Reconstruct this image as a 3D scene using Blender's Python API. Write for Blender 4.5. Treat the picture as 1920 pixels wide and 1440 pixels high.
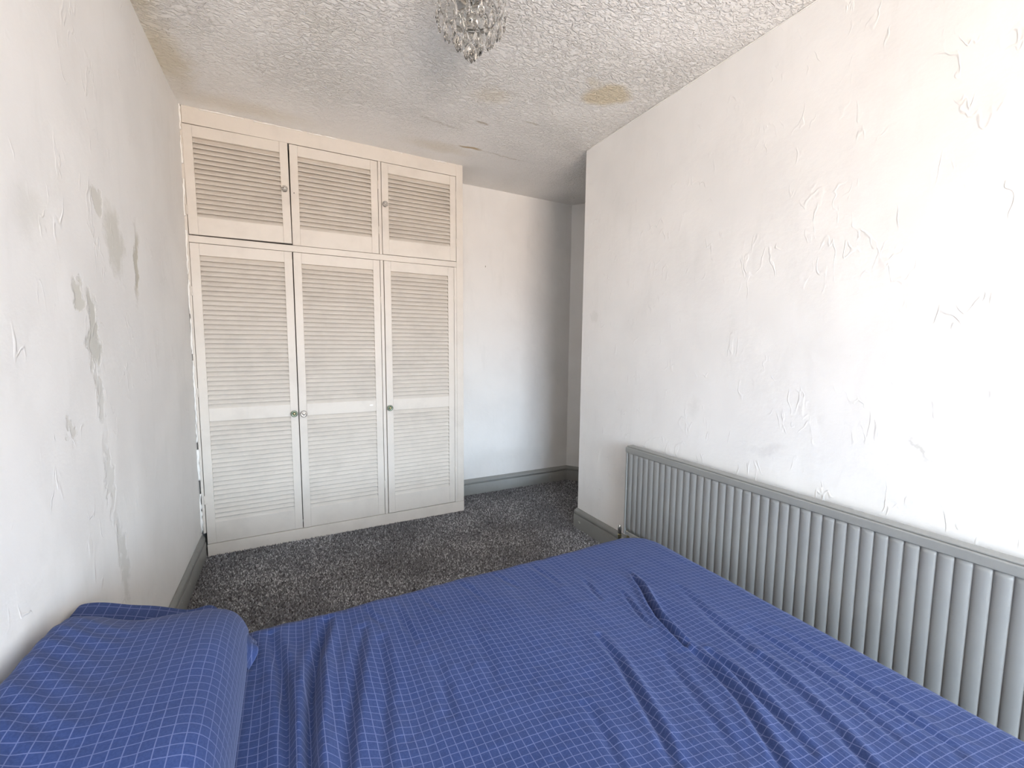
import bpy, bmesh, math, random
import numpy as np
from mathutils import Vector, Matrix, noise as mnoise

for o in list(bpy.data.objects):
    bpy.data.objects.remove(o, do_unlink=True)
scene = bpy.context.scene
COL = scene.collection
random.seed(7)
rng = np.random.default_rng(11)

# ------------------------------------------------------------------ camera
CAM = Vector((0.0, 0.0, 1.3144))
YAW, PITCH, ROLL, FPX = 0.4803, 0.0874, 0.0106, 799.2
_f = Vector((math.sin(YAW) * math.cos(PITCH), math.cos(YAW) * math.cos(PITCH), -math.sin(PITCH)))
_r = Vector((math.cos(YAW), -math.sin(YAW), 0.0))
_u = _r.cross(_f)
_r2 = _r * math.cos(ROLL) + _u * math.sin(ROLL)
_u2 = _u * math.cos(ROLL) - _r * math.sin(ROLL)
cam_data = bpy.data.cameras.new('camera')
cam_data.sensor_width = 36.0
cam_data.lens = FPX / 1920.0 * 36.0
cam_data.clip_start = 0.02
cam = bpy.data.objects.new('camera', cam_data)
COL.objects.link(cam)
M4 = Matrix((_r2, _u2, -_f)).transposed().to_4x4()
M4.translation = CAM
cam.matrix_world = M4
scene.camera = cam

# room measures (metres)
XL, XR = -0.5138, 1.8372          # left / right wall faces
YF, YB = -2.60, 3.4374            # window wall / far wall faces
D = 3.109                         # wardrobe front
YC = 2.463                        # end of the right wall
XC = 2.41                         # inner corner of the far wall in the recess
H = 2.653                         # ceiling
WX0, WX1, WZ0, WZ1 = -0.42, 1.75, 0.46, 2.18   # window opening

# ------------------------------------------------------------------ light
world = bpy.data.worlds.new('daylight')
scene.world = world
world.use_nodes = True
wn, wl = world.node_tree.nodes, world.node_tree.links
wn.clear()
w_out = wn.new('ShaderNodeOutputWorld')
w_bg = wn.new('ShaderNodeBackground')
w_tc = wn.new('ShaderNodeTexCoord')
w_sep = wn.new('ShaderNodeSeparateXYZ')
w_ramp = wn.new('ShaderNodeValToRGB')
w_map = wn.new('ShaderNodeMapRange')
wl.new(w_tc.outputs['Generated'], w_sep.inputs[0])
wl.new(w_sep.outputs['Z'], w_map.inputs['Value'])
w_map.inputs['From Min'].default_value = -1.0
w_map.inputs['From Max'].default_value = 1.0
wl.new(w_map.outputs[0], w_ramp.inputs[0])
e = w_ramp.color_ramp.elements
e[0].position = 0.47; e[0].color = (0.98, 0.79, 0.66, 1)     # sunlit street and brickwork
e[1].position = 0.55; e[1].color = (1.12, 1.34, 1.60, 1)      # bright overcast sky
wl.new(w_ramp.outputs[0], w_bg.inputs['Color'])
w_bg.inputs['Strength'].default_value = 6.0
wl.new(w_bg.outputs[0], w_out.inputs['Surface'])

pl = bpy.data.lights.new('window_daylight_portal', 'AREA')
pl.shape = 'RECTANGLE'
pl.size = WX1 - WX0
pl.size_y = WZ1 - WZ0
pl.cycles.is_portal = True
portal = bpy.data.objects.new('window_daylight_portal', pl)
portal.location = ((WX0 + WX1) / 2, YF - 0.13, (WZ0 + WZ1) / 2)
portal.rotation_euler = (math.radians(90), 0, 0)      # -Z axis looks along +Y into the room
COL.objects.link(portal)

vs = scene.view_settings
scene.display_settings.display_device = 'sRGB'
vs.view_transform = 'Standard'
vs.look = 'None'
vs.gamma = 1.0
vs.use_curve_mapping = False
vs.exposure = 1.90
scene.cycles.max_bounces = 10
scene.cycles.diffuse_bounces = 6
scene.cycles.transmission_bounces = 10
scene.cycles.transparent_max_bounces = 12
scene.cycles.caustics_reflective = False
scene.cycles.caustics_refractive = False

# ------------------------------------------------------------------ node helpers
def new_mat(name):
    m = bpy.data.materials.new(name)
    m.use_nodes = True
    nt = m.node_tree
    return m, nt, nt.nodes['Principled BSDF']

def nd(nt, typ, ins=None, **props):
    n = nt.nodes.new(typ)
    for k, v in props.items():
        setattr(n, k, v)
    if ins:
        for k, v in ins.items():
            s = n.inputs[k]
            if isinstance(v, bpy.types.NodeSocket):
                nt.links.new(v, s)
            else:
                s.default_value = v
    return n

def mathn(nt, op, a, b=0.0, c=0.0, clamp=False):
    n = nd(nt, 'ShaderNodeMath', {0: a, 1: b, 2: c}, operation=op)
    n.use_clamp = clamp
    return n.outputs[0]

def maprange(nt, v, a, b, c=0.0, d=1.0, smooth=True):
    n = nd(nt, 'ShaderNodeMapRange', {'Value': v, 'From Min': a, 'From Max': b, 'To Min': c, 'To Max': d})
    n.interpolation_type = 'SMOOTHSTEP' if smooth else 'LINEAR'
    return n.outputs[0]

def mixc(nt, fac, a, b, blend='MIX'):
    n = nd(nt, 'ShaderNodeMix', None, data_type='RGBA', blend_type=blend)
    for s, v in ((n.inputs[0], fac), (n.inputs[6], a), (n.inputs[7], b)):
        if isinstance(v, bpy.types.NodeSocket):
            nt.links.new(v, s)
        else:
            s.default_value = v if not isinstance(v, tuple) or len(v) == 4 else (*v, 1)
    return n.outputs[2]

def noise_tex(nt, vec, scale, detail=3.0, rough=0.5, dist=0.0):
    return nd(nt, 'ShaderNodeTexNoise', {'Vector': vec, 'Scale': scale, 'Detail': detail, 'Roughness': rough, 'Distortion': dist})

def position(nt):
    return nd(nt, 'ShaderNodeNewGeometry').outputs['Position']

def ellipse_mask(nt, vec, loc, rot, scale, soft):
    mp = nd(nt, 'ShaderNodeMapping', {'Vector': vec, 'Location': loc, 'Rotation': rot, 'Scale': scale}, vector_type='TEXTURE')
    ln = nd(nt, 'ShaderNodeVectorMath', {0: mp.outputs[0]}, operation='LENGTH')
    return maprange(nt, ln.outputs['Value'], 1.0, 1.0 - soft)

def warped(nt, pos, scale, amount, detail=2.0):
    n = noise_tex(nt, pos, scale, detail, 0.6)
    sub = nd(nt, 'ShaderNodeVectorMath', {0: n.outputs['Color'], 1: (0.5, 0.5, 0.5)}, operation='SUBTRACT')
    mul = nd(nt, 'ShaderNodeVectorMath', {0: sub.outputs[0]}, operation='SCALE')
    mul.inputs['Scale'].default_value = amount
    return nd(nt, 'ShaderNodeVectorMath', {0: pos, 1: mul.outputs[0]}, operation='ADD').outputs[0]

def bump(nt, height, strength, distance, normal=None):
    n = nd(nt, 'ShaderNodeBump', {'Height': height, 'Strength': strength, 'Distance': distance})
    if normal is not None:
        nt.links.new(normal, n.inputs['Normal'])
    return n.outputs[0]

# ------------------------------------------------------------------ materials
def plaster_material(name, base, stains, rough=0.75, scratch=0.35):
    """old painted plaster: lumpy trowel relief, flaking scratches, damp stains with their own shapes"""
    m, nt, b = new_mat(name)
    pos = position(nt)
    n1 = noise_tex(nt, pos, 1.7, 3.0, 0.6).outputs['Fac']
    n2 = noise_tex(nt, pos, 9.0, 4.0, 0.6).outputs['Fac']
    col = mixc(nt, maprange(nt, n1, 0.35, 0.7), tuple(base), tuple(c * 0.94 for c in base))
    dirt = maprange(nt, n2, 0.58, 0.8, 0.0, 0.10)
    col = mixc(nt, dirt, col, (base[0] * .72, base[1] * .72, base[2] * .70))
    sv = nd(nt, 'ShaderNodeMapping', {'Vector': pos, 'Scale': (1.0, 1.0, 0.22)}).outputs[0]
    n3 = noise_tex(nt, sv, 11.0, 4.0, 0.65).outputs['Fac']
    col = mixc(nt, maprange(nt, n3, 0.52, 0.78, 0.0, 0.16), col, (base[0] * .74, base[1] * .745, base[2] * .72))
    w = warped(nt, pos, 11.0, 0.17, 5.0)
    flake = None
    for (loc, rot, sc, soft, st, c) in stains:
        k = ellipse_mask(nt, w, loc, rot, sc, soft)
        k = mathn(nt, 'MULTIPLY', k, st)
        col = mixc(nt, k, col, tuple(c))
        flake = k if flake is None else mathn(nt, 'MAXIMUM', flake, k)
    nt.links.new(col, b.inputs['Base Color'])
    b.inputs['Roughness'].default_value = rough
    b.inputs['Specular IOR Level'].default_value = 0.25
    # trowel ridges: ridged noise where it crosses its mid level
    st_ = nd(nt, 'ShaderNodeMapping', {'Vector': pos, 'Scale': (1.0, 1.0, 0.45)}).outputs[0]
    w2 = warped(nt, st_, 11.0, 0.06)
    r1 = noise_tex(nt, w2, 13.0, 2.0, 0.5, 0.3).outputs['Fac']
    ridge = mathn(nt, 'ABSOLUTE', mathn(nt, 'SUBTRACT', r1, 0.5))
    ridge = maprange(nt, ridge, 0.0, 0.03, 1.0, 0.0)
    gate = maprange(nt, noise_tex(nt, pos, 9.0, 2.0).outputs['Fac'], 0.52, 0.68)
    ridge = mathn(nt, 'MULTIPLY', ridge, gate)
    fine = noise_tex(nt, pos, 38.0, 3.0, 0.6).outputs['Fac']
    lump = noise_tex(nt, pos, 3.5, 3.0, 0.55).outputs['Fac']
    hgt = mathn(nt, 'ADD', mathn(nt, 'MULTIPLY', ridge, scratch), mathn(nt, 'MULTIPLY', fine, 0.22))
    hgt = mathn(nt, 'ADD', hgt, mathn(nt, 'MULTIPLY', lump, 1.6))
    if flake is not None and name == 'plaster_left':
        hgt = mathn(nt, 'SUBTRACT', hgt, mathn(nt, 'MULTIPLY', flake, 0.9))
    nt.links.new(bump(nt, hgt, 0.75, 0.005), b.inputs['Normal'])
    return m

WALLC = (0.86, 0.855, 0.84)
DAMP = (0.56, 0.55, 0.48)
r0 = (0, 0, 0)
left_stains = [
    ((XL, 1.93, 1.655), (0.25, 0, 0), (0.3, 0.10, 0.16), 0.55, 0.55, DAMP),
    ((XL, 1.80, 1.74), (0.5, 0, 0), (0.3, 0.04, 0.05), 0.5, 0.5, DAMP),
    ((XL, 2.155, 1.62), (-0.08, 0, 0), (0.3, 0.038, 0.19), 0.6, 0.8, (0.52, 0.50, 0.42)),
    ((XL, 1.705, 1.345), (0.1, 0, 0), (0.3, 0.055, 0.13), 0.4, 0.75, (0.57, 0.57, 0.52)),
    ((XL, 1.62, 1.44), (0.4, 0, 0), (0.3, 0.035, 0.05), 0.5, 0.6, DAMP),
    ((XL, 1.72, 1.14), (0.0, 0, 0), (0.3, 0.035, 0.10), 0.5, 0.55, (0.6, 0.6, 0.56)),
    ((XL, 1.735, 0.90), (0.05, 0, 0), (0.3, 0.030, 0.17), 0.6, 0.42, (0.62, 0.62, 0.58)),
    ((XL, 1.81, 0.60), (0.1, 0, 0), (0.3, 0.045, 0.22), 0.6, 0.5, (0.6, 0.6, 0.56)),
    ((XL, 1.50, 1.08), (1.3, 0, 0), (0.3, 0.02, 0.05), 0.6, 0.4, DAMP),
    ((XL, 1.40, 1.62), (0.1, 0, 0), (0.3, 0.12, 0.10), 0.9, 0.22, DAMP),
]
MAT_LEFT = plaster_material('plaster_left', WALLC, left_stains, scratch=0.4)
right_stains = [
    ((XR, 0.62, 1.0), (-0.75, 0, 0), (0.3, 0.012, 0.05), 0.6, 0.55, (0.55, 0.54, 0.5)),
    ((XR, 1.10, 0.88), (1.2, 0, 0), (0.3, 0.04, 0.13), 0.9, 0.25, (0.55, 0.54, 0.54)),
    ((XR, 1.50, 1.02), (0.0, 0, 0), (0.3, 0.05, 0.10), 0.9, 0.20, (0.55, 0.54, 0.52)),
    ((XR, 2.33, 1.52), (0.0, 0, 0), (0.3, 0.05, 0.06), 0.5, 0.22, (0.6, 0.6, 0.56)),
]
MAT_RIGHT = plaster_material('plaster_right', WALLC, right_stains, scratch=0.28)
far_stains = [
    ((1.75, YB, 0.32), (0, 0, 0), (0.5, 0.3, 0.10), 0.8, 0.12, (0.6, 0.58, 0.52)),
    ((1.50, YB, 2.02), (0, 0, 0), (0.008, 0.3, 0.008), 0.4, 0.9, (0.2, 0.18, 0.15)),
]
MAT_FAR = plaster_material('plaster_far', WALLC, far_stains, scratch=0.05)

MAT_BOUNCE_DIMMER = plaster_material('bounce_dimming_brown', (0.30, 0.24, 0.18), [], scratch=0.1)  # brown for unseen added walls, to dim and warm the bounced light

def ceiling_material():
    m, nt, b = new_mat('stippled_ceiling')
    pos = position(nt)
    base = (0.92, 0.91, 0.89)
    n1 = noise_tex(nt, pos, 1.3, 4.0, 0.6).outputs['Fac']
    col = mixc(nt, maprange(nt, n1, 0.35, 0.7), base, (0.87, 0.86, 0.835))
    w = warped(nt, pos, 7.0, 0.10)
    wf = warped(nt, pos, 16.0, 0.05)
    tan, tan2 = (0.74, 0.64, 0.45), (0.70, 0.62, 0.46)
    S = [
        (w, (1.545, 1.90, H), (0, 0, -0.45), (0.165, 0.115, 0.3), 0.5, 0.8, tan),
        (w, (1.40, 1.84, H), (0, 0, 0), (0.08, 0.05, 0.3), 0.8, 0.35, tan),
        (w, (1.012, 2.194, H), (0, 0, -0.4), (0.16, 0.11, 0.3), 0.9, 0.32, tan),
        (wf, (1.13, 2.81, H), (0, 0, -0.1), (0.10, 0.022, 0.3), 0.6, 0.9, (0.50, 0.38, 0.22)),
        (wf, (1.071, 2.473, H), (0, 0, 0.1), (0.06, 0.016, 0.3), 0.7, 0.65, (0.45, 0.38, 0.28)),
        (wf, (1.344, 2.34, H), (0, 0, -0.1), (0.07, 0.012, 0.3), 0.7, 0.5, (0.48, 0.42, 0.32)),
        (wf, (1.38, 2.82, H), (0, 0, 0.03), (0.28, 0.012, 0.3), 0.8, 0.45, (0.5, 0.45, 0.38)),
        (wf, (0.86, 2.60, H), (0, 0, 0.15), (0.20, 0.012, 0.3), 0.8, 0.35, (0.5, 0.45, 0.38)),
        (w, (0.93, 2.90, H), (0, 0, 0), (0.32, 0.10, 0.3), 0.9, 0.35, tan2),
        (w, (-0.47, 2.62, H), (0, 0, 0), (0.13, 0.42, 0.3), 0.8, 0.7, tan2),
        (w, (-0.50, 2.22, H), (0, 0, 0), (0.10, 0.22, 0.3), 0.8, 0.6, tan2),
        (w, (-0.2, 2.98, H), (0, 0, 0), (0.50, 0.14, 0.3), 0.9, 0.35, tan2),
        (w, (0.15, 2.05, H), (0, 0, 0), (0.35, 0.22, 0.3), 1.0, 0.12, tan2),
    ]
    for (vec, loc, rot, sc, soft, st, c) in S:
        k = mathn(nt, 'MULTIPLY', ellipse_mask(nt, vec, loc, rot, sc, soft), st)
        col = mixc(nt, k, col, c)
    nt.links.new(col, b.inputs['Base Color'])
    b.inputs['Roughness'].default_value = 0.85
    b.inputs['Specular IOR Level'].default_value = 0.2
    # artex-like stipple, worn flatter towards the patched far end
    mp = nd(nt, 'ShaderNodeMapping', {'Vector': pos, 'Rotation': (0, 0, 0.5), 'Scale': (1.0, 1.55, 1.0)})
    n2 = noise_tex(nt, mp.outputs[0], 40.0, 3.0, 0.55, 1.0).outputs['Fac']
    rid = maprange(nt, n2, 0.40, 0.66)
    sep = nd(nt, 'ShaderNodeSeparateXYZ', {0: pos})
    flat = maprange(nt, sep.outputs['Y'], 2.35, 3.2, 1.0, 0.30)
    gate = maprange(nt, noise_tex(nt, pos, 2.6, 2.0).outputs['Fac'], 0.3, 0.7, 0.55, 1.0)
    hgt = mathn(nt, 'MULTIPLY', mathn(nt, 'MULTIPLY', rid, flat), gate)
    lump = noise_tex(nt, pos, 4.0, 2.0).outputs['Fac']
    hgt = mathn(nt, 'ADD', hgt, mathn(nt, 'MULTIPLY', lump, 1.2))
    nt.links.new(bump(nt, hgt, 1.0, 0.008), b.inputs['Normal'])
    return m
MAT_CEIL = ceiling_material()

def gloss_paint(name, base, rough=0.42, worn=0.06, grain=True, chips=0.0):
    m, nt, b = new_mat(name)
    pos = position(nt)
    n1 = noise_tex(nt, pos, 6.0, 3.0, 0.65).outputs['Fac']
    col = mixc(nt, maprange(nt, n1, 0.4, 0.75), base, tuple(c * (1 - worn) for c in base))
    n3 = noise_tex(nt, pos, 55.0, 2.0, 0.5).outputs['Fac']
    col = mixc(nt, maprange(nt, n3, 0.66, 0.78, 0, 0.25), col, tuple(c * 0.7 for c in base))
    if chips > 0:
        n4 = noise_tex(nt, pos, 21.0, 2.0, 0.6).outputs['Fac']
        col = mixc(nt, maprange(nt, n4, 0.72, 0.745, 0, chips), col, (0.78, 0.77, 0.73))
    nt.links.new(col, b.inputs['Base Color'])
    b.inputs['Roughness'].default_value = rough
    if grain:
        h = noise_tex(nt, pos, 70.0, 3.0, 0.6).outputs['Fac']
        nt.links.new(bump(nt, h, 0.25, 0.002), b.inputs['Normal'])
    return m
MAT_WARD = gloss_paint('wardrobe_white_paint', (0.68, 0.635, 0.575), 0.5, 0.08)
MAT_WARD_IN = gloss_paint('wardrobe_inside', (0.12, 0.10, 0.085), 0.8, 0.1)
MAT_SKIRT = gloss_paint('grey_gloss_skirting', (0.255, 0.26, 0.25), 0.42, 0.10, True, 0.5)
MAT_RAD = gloss_paint('grey_radiator_enamel', (0.29, 0.295, 0.29), 0.40, 0.05, False)
MAT_RADCAP = gloss_paint('grey_radiator_trim', (0.28, 0.285, 0.275), 0.40, 0.06, False)
MAT_WHITE = gloss_paint('white_filler', (0.88, 0.87, 0.84), 0.5, 0.03)
MAT_UPVC = gloss_paint('window_white_plastic', (0.85, 0.85, 0.85), 0.3, 0.02, False)
MAT_DIVAN = gloss_paint('divan_dark_cloth', (0.06, 0.06, 0.07), 0.9, 0.2)
MAT_MATTRESS = gloss_paint('mattress_ticking', (0.62, 0.61, 0.60), 0.9, 0.1)

def simple(name, base, rough=0.4, metal=0.0, trans=0.0, ior=1.45, nscale=40.0):
    m, nt, b = new_mat(name)
    pos = position(nt)
    n = noise_tex(nt, pos, nscale, 3.0).outputs['Fac']
    col = mixc(nt, maprange(nt, n, 0.35, 0.7), base, tuple(c * 0.82 for c in base))
    nt.links.new(col, b.inputs['Base Color'])
    b.inputs['Roughness'].default_value = rough
    b.inputs['Metallic'].default_value = metal
    b.inputs['Transmission Weight'].default_value = trans
    b.inputs['IOR'].default_value = ior
    return m
MAT_CHROME = simple('brushed_chrome', (0.62, 0.61, 0.58), 0.22, 1.0)
MAT_BRASS = simple('tarnished_brass', (0.36, 0.33, 0.20), 0.35, 1.0, nscale=90.0)
MAT_VERD = simple('verdigris_metal', (0.20, 0.25, 0.19), 0.4, 0.85, nscale=120.0)
MAT_PEWTER = simple('worn_pewter', (0.46, 0.42, 0.38), 0.3, 0.9, nscale=120.0)
MAT_STEEL = simple('bright_steel', (0.80, 0.79, 0.76), 0.2, 1.0)
MAT_DARK = simple('dark_hole', (0.02, 0.018, 0.015), 0.9)
MAT_CRYSTAL = simple('clear_acrylic', (0.97, 0.96, 0.94), 0.03, 0.0, 1.0, 1.49, 3.0)
MAT_KNOBGLASS = simple('clear_knob', (0.92, 0.90, 0.86), 0.08, 0.0, 0.75, 1.45, 3.0)

def carpet_material():
    m, nt, b = new_mat('charcoal_carpet')
    at = nd(nt, 'ShaderNodeAttribute', None, attribute_name='tuft')
    pos = position(nt)
    n = noise_tex(nt, pos, 2.5, 3.0).outputs['Fac']
    f = mathn(nt, 'MULTIPLY', at.outputs['Fac'], maprange(nt, n, 0.3, 0.7, 0.8, 1.15))
    ramp = nd(nt, 'ShaderNodeValToRGB', {0: f})
    el = ramp.color_ramp.elements
    el[0].position = 0.0; el[0].color = (0.045, 0.045, 0.050, 1)
    el[1].position = 1.0; el[1].color = (0.70, 0.715, 0.745, 1)
    x = ramp.color_ramp.elements.new(0.55); x.color = (0.262, 0.268, 0.285, 1)
    nt.links.new(ramp.outputs[0], b.inputs['Base Color'])
    b.inputs['Roughness'].default_value = 0.95
    b.inputs['Specular IOR Level'].default_value = 0.1
    return m
MAT_PILE = carpet_material()
def carpet_base():
    m, nt, b = new_mat('carpet_backing')
    pos = position(nt)
    n = noise_tex(nt, pos, 160.0, 2.0, 0.6).outputs['Fac']
    col = mixc(nt, maprange(nt, n, 0.35, 0.65), (0.05, 0.05, 0.055), (0.24, 0.236, 0.235))
    nt.links.new(col, b.inputs['Base Color'])
    b.inputs['Roughness'].default_value = 0.95
    nt.links.new(bump(nt, n, 0.8, 0.006), b.inputs['Normal'])
    return m
MAT_FLOOR = carpet_base()

def check_cloth(name, pitch_u=0.0186, pitch_v=0.0186, line=0.045):
    m, nt, b = new_mat(name)
    uv = nd(nt, 'ShaderNodeUVMap', None, uv_map='UVMap').outputs[0]
    pos = position(nt)
    wob = warped(nt, uv, 14.0, 0.0035, 2.0)
    sep = nd(nt, 'ShaderNodeSeparateXYZ', {0: wob})
    masks = []
    for out, p in ((sep.outputs['X'], pitch_u), (sep.outputs['Y'], pitch_v)):
        fr = mathn(nt, 'FRACT', mathn(nt, 'DIVIDE', out, p))
        d = mathn(nt, 'ABSOLUTE', mathn(nt, 'SUBTRACT', fr, 0.5))
        masks.append(maprange(nt, d, line * 0.5, line * 1.5, 1.0, 0.0))
    g = mathn(nt, 'MAXIMUM', masks[0], masks[1])
    weave = noise_tex(nt, pos, 260.0, 2.0, 0.6).outputs['Fac']
    broad = noise_tex(nt, pos, 5.0, 3.0, 0.5).outputs['Fac']
    base = mixc(nt, maprange(nt, broad, 0.3, 0.7), (0.029, 0.052, 0.156), (0.036, 0.060, 0.166))
    base = mixc(nt, maprange(nt, weave, 0.3, 0.7, 0.0, 0.35), base, (0.012, 0.026, 0.10))
    col = mixc(nt, mathn(nt, 'MULTIPLY', g, 0.55), base, (0.17, 0.20, 0.37))
    nt.links.new(col, b.inputs['Base Color'])
    b.inputs['Roughness'].default_value = 0.9
    b.inputs['Specular IOR Level'].default_value = 0.15
    b.inputs['Sheen Weight'].default_value = 0.12
    b.inputs['Sheen Roughness'].default_value = 0.5
    b.inputs['Sheen Tint'].default_value = (0.7, 0.75, 1.0, 1)
    crk = noise_tex(nt, pos, 46.0, 3.0, 0.6, 0.6).outputs['Fac']
    nt.links.new(bump(nt, crk, 0.35, 0.004), b.inputs['Normal'])
    return m
MAT_SHEET = check_cloth('blue_check_cotton')
MAT_PILLOW = check_cloth('blue_check_pillowcase', 0.0205, 0.0198, 0.040)

def glass_pane_material():
    m = bpy.data.materials.new('window_pane')
    m.use_nodes = True
    nt = m.node_tree
    nt.nodes.clear()
    out = nd(nt, 'ShaderNodeOutputMaterial')
    tr = nd(nt, 'ShaderNodeBsdfTransparent', {'Color': (0.96, 0.97, 0.97, 1)})
    gl = nd(nt, 'ShaderNodeBsdfGlossy', {'Roughness': 0.02})
    mx = nd(nt, 'ShaderNodeMixShader', {0: 0.06, 1: tr.outputs[0], 2: gl.outputs[0]})
    nt.links.new(mx.outputs[0], out.inputs['Surface'])
    return m
MAT_PANE = glass_pane_material()

# ------------------------------------------------------------------ object helpers
def link(o, parent=None):
    COL.objects.link(o)
    if parent is not None:
        o.parent = parent
    return o

def mesh_obj(name, me, mat, parent=None, smooth=False):
    o = bpy.data.objects.new(name, me)
    if mat is not None and not me.materials:
        me.materials.append(mat)
    if smooth:
        me.polygons.foreach_set('use_smooth', np.ones(len(me.polygons), dtype=bool))
    return link(o, parent)

def bm_obj(name, bm, mat, parent=None, smooth=False):
    bmesh.ops.recalc_face_normals(bm, faces=bm.faces[:])
    me = bpy.data.meshes.new(name)
    bm.to_mesh(me)
    bm.free()
    return mesh_obj(name, me, mat, parent, smooth)

def add_box(bm, x0, x1, y0, y1, z0, z1, bev=0.0):
    vs_ = [bm.verts.new((x, y, z)) for x in (x0, x1) for y in (y0, y1) for z in (z0, z1)]
    idx = [(0, 1, 3, 2), (4, 6, 7, 5), (0, 4, 5, 1), (2, 3, 7, 6), (0, 2, 6, 4), (1, 5, 7, 3)]
    fs = [bm.faces.new([vs_[i] for i in f]) for f in idx]
    if bev > 0:
        es = list({e_ for f in fs for e_ in f.edges})
        bmesh.ops.bevel(bm, geom=es, offset=bev, segments=2, affect='EDGES', profile=0.5)

def add_lathe(bm, prof, n=20, axis='Z', origin=(0, 0, 0)):
    rings = []
    for (r, h) in prof:
        ring = []
        for i in range(n):
            a = 2 * math.pi * i / n
            c, s = r * math.cos(a), r * math.sin(a)
            p = {'Z': (c, s, h), 'Y': (c, h, s), 'X': (h, c, s)}[axis]
            ring.append(bm.verts.new((p[0] + origin[0], p[1] + origin[1], p[2] + origin[2])))
        rings.append(ring)
    for a, b in zip(rings, rings[1:]):
        for i in range(n):
            bm.faces.new((a[i], a[(i + 1) % n], b[(i + 1) % n], b[i]))
    bm.faces.new(rings[0])
    bm.faces.new(rings[-1])

def add_tube(bm, pts, r, n=8):
    pts = [Vector(p) for p in pts]
    rings = []
    for i, p in enumerate(pts):
        t = (pts[min(i + 1, len(pts) - 1)] - pts[max(i - 1, 0)]).normalized()
        a = t.orthogonal().normalized()
        if rings:
            a = (prev - t * prev.dot(t)).normalized()
        prev = a
        b = t.cross(a)
        rings.append([bm.verts.new(p + (a * math.cos(2 * math.pi * k / n) + b * math.sin(2 * math.pi * k / n)) * r) for k in range(n)])
    for a, b in zip(rings, rings[1:]):
        for k in range(n):
            bm.faces.new((a[k], a[(k + 1) % n], b[(k + 1) % n], b[k]))
    bm.faces.new(rings[0])
    bm.faces.new(rings[-1])

def structure(o):
    o['kind'] = 'structure'
    return o

def thing(name, label, cat, loc=(0, 0, 0), group=None):
    o = bpy.data.objects.new(name, None)
    o.empty_display_size = 0.05
    o.location = loc
    COL.objects.link(o)
    o['label'] = label
    o['category'] = cat
    if group:
        o['group'] = group
    return o

def tag(o, label, cat, group=None):
    o['label'] = label
    o['category'] = cat
    if group:
        o['group'] = group
    return o

def grid_wall(name, o3, du, dv, nrm, nu, nv, thick, amp, mat, scale=2.2, seed=0.0, pin=None):
    """a wall face with real unevenness (few mm) and a solid back"""
    o3, du, dv, nrm = Vector(o3), Vector(du), Vector(dv), Vector(nrm)
    bm = bmesh.new()
    front, back = [], []
    for j in range(nv + 1):
        rowf, rowb = [], []
        for i in range(nu + 1):
            p = o3 + du * (i / nu) + dv * (j / nv)
            d = mnoise.noise(p * scale + Vector((seed, seed, seed))) + 0.5 * mnoise.noise(p * scale * 2.7 + Vector((seed, 3, 1)))
            k = pin(p) if pin else 1.0
            rowf.append(bm.verts.new(p + nrm * (d * amp * k)))
            rowb.append(bm.verts.new(p - nrm * thick))
        front.append(rowf)
        back.append(rowb)
    for j in range(nv):
        for i in range(nu):
            bm.faces.new((front[j][i], front[j][i + 1], front[j + 1][i + 1], front[j + 1][i]))
    c = back
    bm.faces.new((c[0][0], c[nv][0], c[nv][nu], c[0][nu]))
    bm.faces.new([front[0][i] for i in range(nu + 1)] + [c[0][nu], c[0][0]])
    bm.faces.new([front[nv][i] for i in range(nu + 1)] + [c[nv][nu], c[nv][0]])
    bm.faces.new([front[j][0] for j in range(nv + 1)] + [c[nv][0], c[0][0]])
    bm.faces.new([front[j][nu] for j in range(nv + 1)] + [c[nv][nu], c[0][nu]])
    used = [v for v in bm.verts if v.link_faces]
    bmesh.ops.delete(bm, geom=[v for v in bm.verts if not v.link_faces], context='VERTS')
    return structure(bm_obj(name, bm, mat, None, True))

def flat_edges(o, ang=35):
    me = o.data
    me.polygons.foreach_set('use_smooth', np.ones(len(me.polygons), dtype=bool))
    bm = bmesh.new(); bm.from_mesh(me)
    for ed in bm.edges:
        if len(ed.link_faces) == 2 and ed.calc_face_angle(0) > math.radians(ang):
            ed.smooth = False
    bm.to_mesh(me); bm.free()
    return o

# ------------------------------------------------------------------ room shell
T = 0.12
flat_edges(grid_wall('wall_left', (XL, YF - T, 0), (0, YB + T - YF + T, 0), (0, 0, H), (1, 0, 0), 120, 80, T, 0.004, MAT_LEFT, 2.6, 1.3))
def pin_right(p):
    return min(1.0, (YC - p.y) / 0.15)
flat_edges(grid_wall('wall_right', (XR, YF - T, 0), (0, YC - YF + T, 0), (0, 0, H), (-1, 0, 0), 90, 80, T, 0.0025, MAT_RIGHT, 2.4, 5.1, pin_right))
bm = bmesh.new(); add_box(bm, XL - T, XC, YB, YB + T, 0, H)
structure(bm_obj('wall_far', bm, MAT_FAR))
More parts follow.
